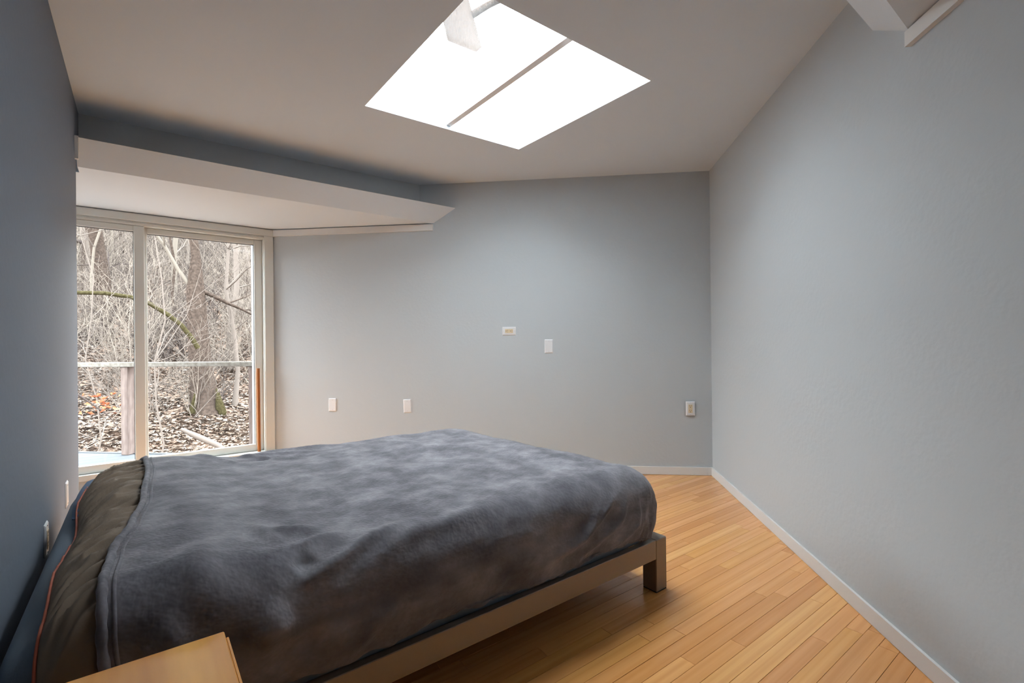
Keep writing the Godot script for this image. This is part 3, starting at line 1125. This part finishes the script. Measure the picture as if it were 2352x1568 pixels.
	for k in 5:
		bt = MB.new()
		twigs(bt, bp[3 + k % 4] + Vector3(0.2, -0.8 + k * 0.2, 0.1), Vector3(0.75, 0.55 - k * 0.12, 0.25 - 0.15 * k).normalized(), 3.2, 0.085, 4)
		obj("limb", bt.done(), M.bark, big)
	# deck and railing outside the window
	var dk := thing("deck", "white deck floor outside the window", "deck")
	var dz := -4.16
	for k in 11:
		var b := MB.new()
		var v0 := VW + 0.155 + k * 0.142
		var pl := region({"v0": v0, "v1": v0 + 0.139, "z0": dz, "u0": -3.2})
		if pl.size() >= 3:
			b.prism(pl, 0.02, 0.05)
			obj("board", b.done(), M.deck, dk)
	var kb := MB.new()
	kb.prism(region({"z0": dz - 0.04, "z1": dz, "u0": -3.2, "v0": VW + 0.2}), -0.2, 0.058)
	obj("edge_board", kb.done(), M.deck, dk)
	kb = MB.new()
	kb.prism(region({"z0": dz, "u0": -3.2, "v0": VW + 0.155}), -0.2, 0.018)
	obj("deck_frame", kb.done(), M.post, dk)
	var rl := thing("railing", "weathered wooden railing with square posts along the deck edge", "railing")
	var b2 := MB.new()
	b2.box(Vector3(-4.62, 0.908, -4.108 - 0.03), Vector3(3.55, 0.042, 0.09), 0.003)
	obj("top_rail", b2.done(), M.rail, rl)
	for x in [-4.187, -2.882]:
		b2 = MB.new()
		b2.box(Vector3(x, 0.469, -4.108 - 0.037), Vector3(0.074, 0.835, 0.074), 0.003)
		obj("post", b2.done(), M.post, rl)

func dirp(px: float, dist: float) -> Vector3:
	var p := dirp2(px, 784, dist)
	p.y = ground_y(p.dot(UD), p.dot(VD)) - 0.08
	return p

# a point at a horizontal distance from where the photographer stood
func dirp2(px: float, py: float, dist: float) -> Vector3:
	var bs := Basis.from_euler(Vector3(deg_to_rad(0.0713), deg_to_rad(6.6458), deg_to_rad(-0.5925)))
	var d := bs * Vector3((px - 1176.0) / 1105.56, -(py - 784.0) / 1105.56, -1.0)
	return Vector3(0, 1.084, 0) + d * (dist / Vector2(d.x, d.z).length())

func grow(t: Node3D, base: Vector3, r: float, lean: float, kind: int) -> void:
	var hgt := 4.0 + r * 45.0
	var side := Vector3(0.77, 0, -0.64)
	var pts := []
	var rad := []
	for k in 8:
		var f := k / 7.0
		pts.append(base + Vector3(0, hgt * f, 0) + side * (lean * hgt * f + 0.08 * sin(k * 1.9 + base.x)) + VD * 0.05 * sin(k * 1.1))
		rad.append(r * (1.35 if k == 0 else 1.0 - 0.65 * f))
	var m := MB.new()
	m.tube(pts, rad, 8)
	obj("trunk", m.done(), [M.bark, M.birch, M.twig][kind] if r > 0.025 else M.twig, t)
	for k in 8:
		m = MB.new()
		var f := rng.randf_range(0.15, 0.95)
		var p: Vector3 = pts[int(f * 7)]
		twigs(m, p, Vector3(rng.randf_range(-1, 1), rng.randf_range(0.1, 0.9), rng.randf_range(-1, 1)).normalized(), rng.randf_range(0.8, 2.4), maxf(r * 0.3, 0.008), 3)
		obj("branch", m.done(), [M.dark_twig, M.twig, M.twig][kind], t)

func twigs(m: MB, p: Vector3, d: Vector3, ln: float, r: float, depth: int) -> void:
	var pts := [p]
	var rad := [r]
	var q := p
	var dd := d
	var n := 5
	for k in n:
		dd = (dd + Vector3(rng.randf_range(-0.3, 0.3), rng.randf_range(-0.22, 0.28), rng.randf_range(-0.3, 0.3))).normalized()
		q += dd * ln / n
		pts.append(q)
		rad.append(maxf(r * (1.0 - 0.75 * (k + 1) / n), 0.0025))
		if depth > 1 and k > 0:
			var nd := (dd + Vector3(rng.randf_range(-0.9, 0.9), rng.randf_range(-0.5, 0.8), rng.randf_range(-0.9, 0.9))).normalized()
			twigs(m, q, nd, ln * rng.randf_range(0.35, 0.6), rad[-1] * 0.65, depth - 1)
	m.tube(pts, rad, 5 if r > 0.03 else 3, false)

# ---------------------------------------------------------------- main
func _ready() -> void:
	var cam := Camera3D.new()
	cam.name = "camera"
	cam.position = Vector3(0, 1.08404, 0)
	cam.basis = Basis.from_euler(Vector3(deg_to_rad(0.0713), deg_to_rad(6.6458), deg_to_rad(-0.5925)))
	cam.fov = rad_to_deg(2.0 * atan(784.0 / 1105.56))
	cam.near = 0.02
	cam.far = 200.0
	add_child(cam)
	cam.current = true
	var env := Environment.new()
	env.background_mode = Environment.BG_SKY
	var sk := ProceduralSkyMaterial.new()
	sk.sky_top_color = Color(0.94, 0.98, 1.0)
	sk.sky_horizon_color = Color(0.64, 0.66, 0.68)
	sk.ground_horizon_color = Color(0.45, 0.42, 0.40)
	sk.ground_bottom_color = Color(0.3, 0.28, 0.26)
	sk.sun_angle_max = 0.0
	var sky := Sky.new()
	sky.sky_material = sk
	env.sky = sky
	env.background_energy_multiplier = 10.0
	env.tonemap_mode = Environment.TONE_MAPPER_LINEAR
	env.tonemap_exposure = 2.4
	env.sdfgi_enabled = true
	env.ssao_enabled = true
	env.ssil_enabled = true
	var we := WorldEnvironment.new()
	we.name = "world"
	we.environment = env
	add_child(we)

	make_materials()
	build_shell()
	build_floor()
	build_skylight()
	build_window()
	build_bed()
	build_nightstand()
	build_plates()
	build_outdoors()
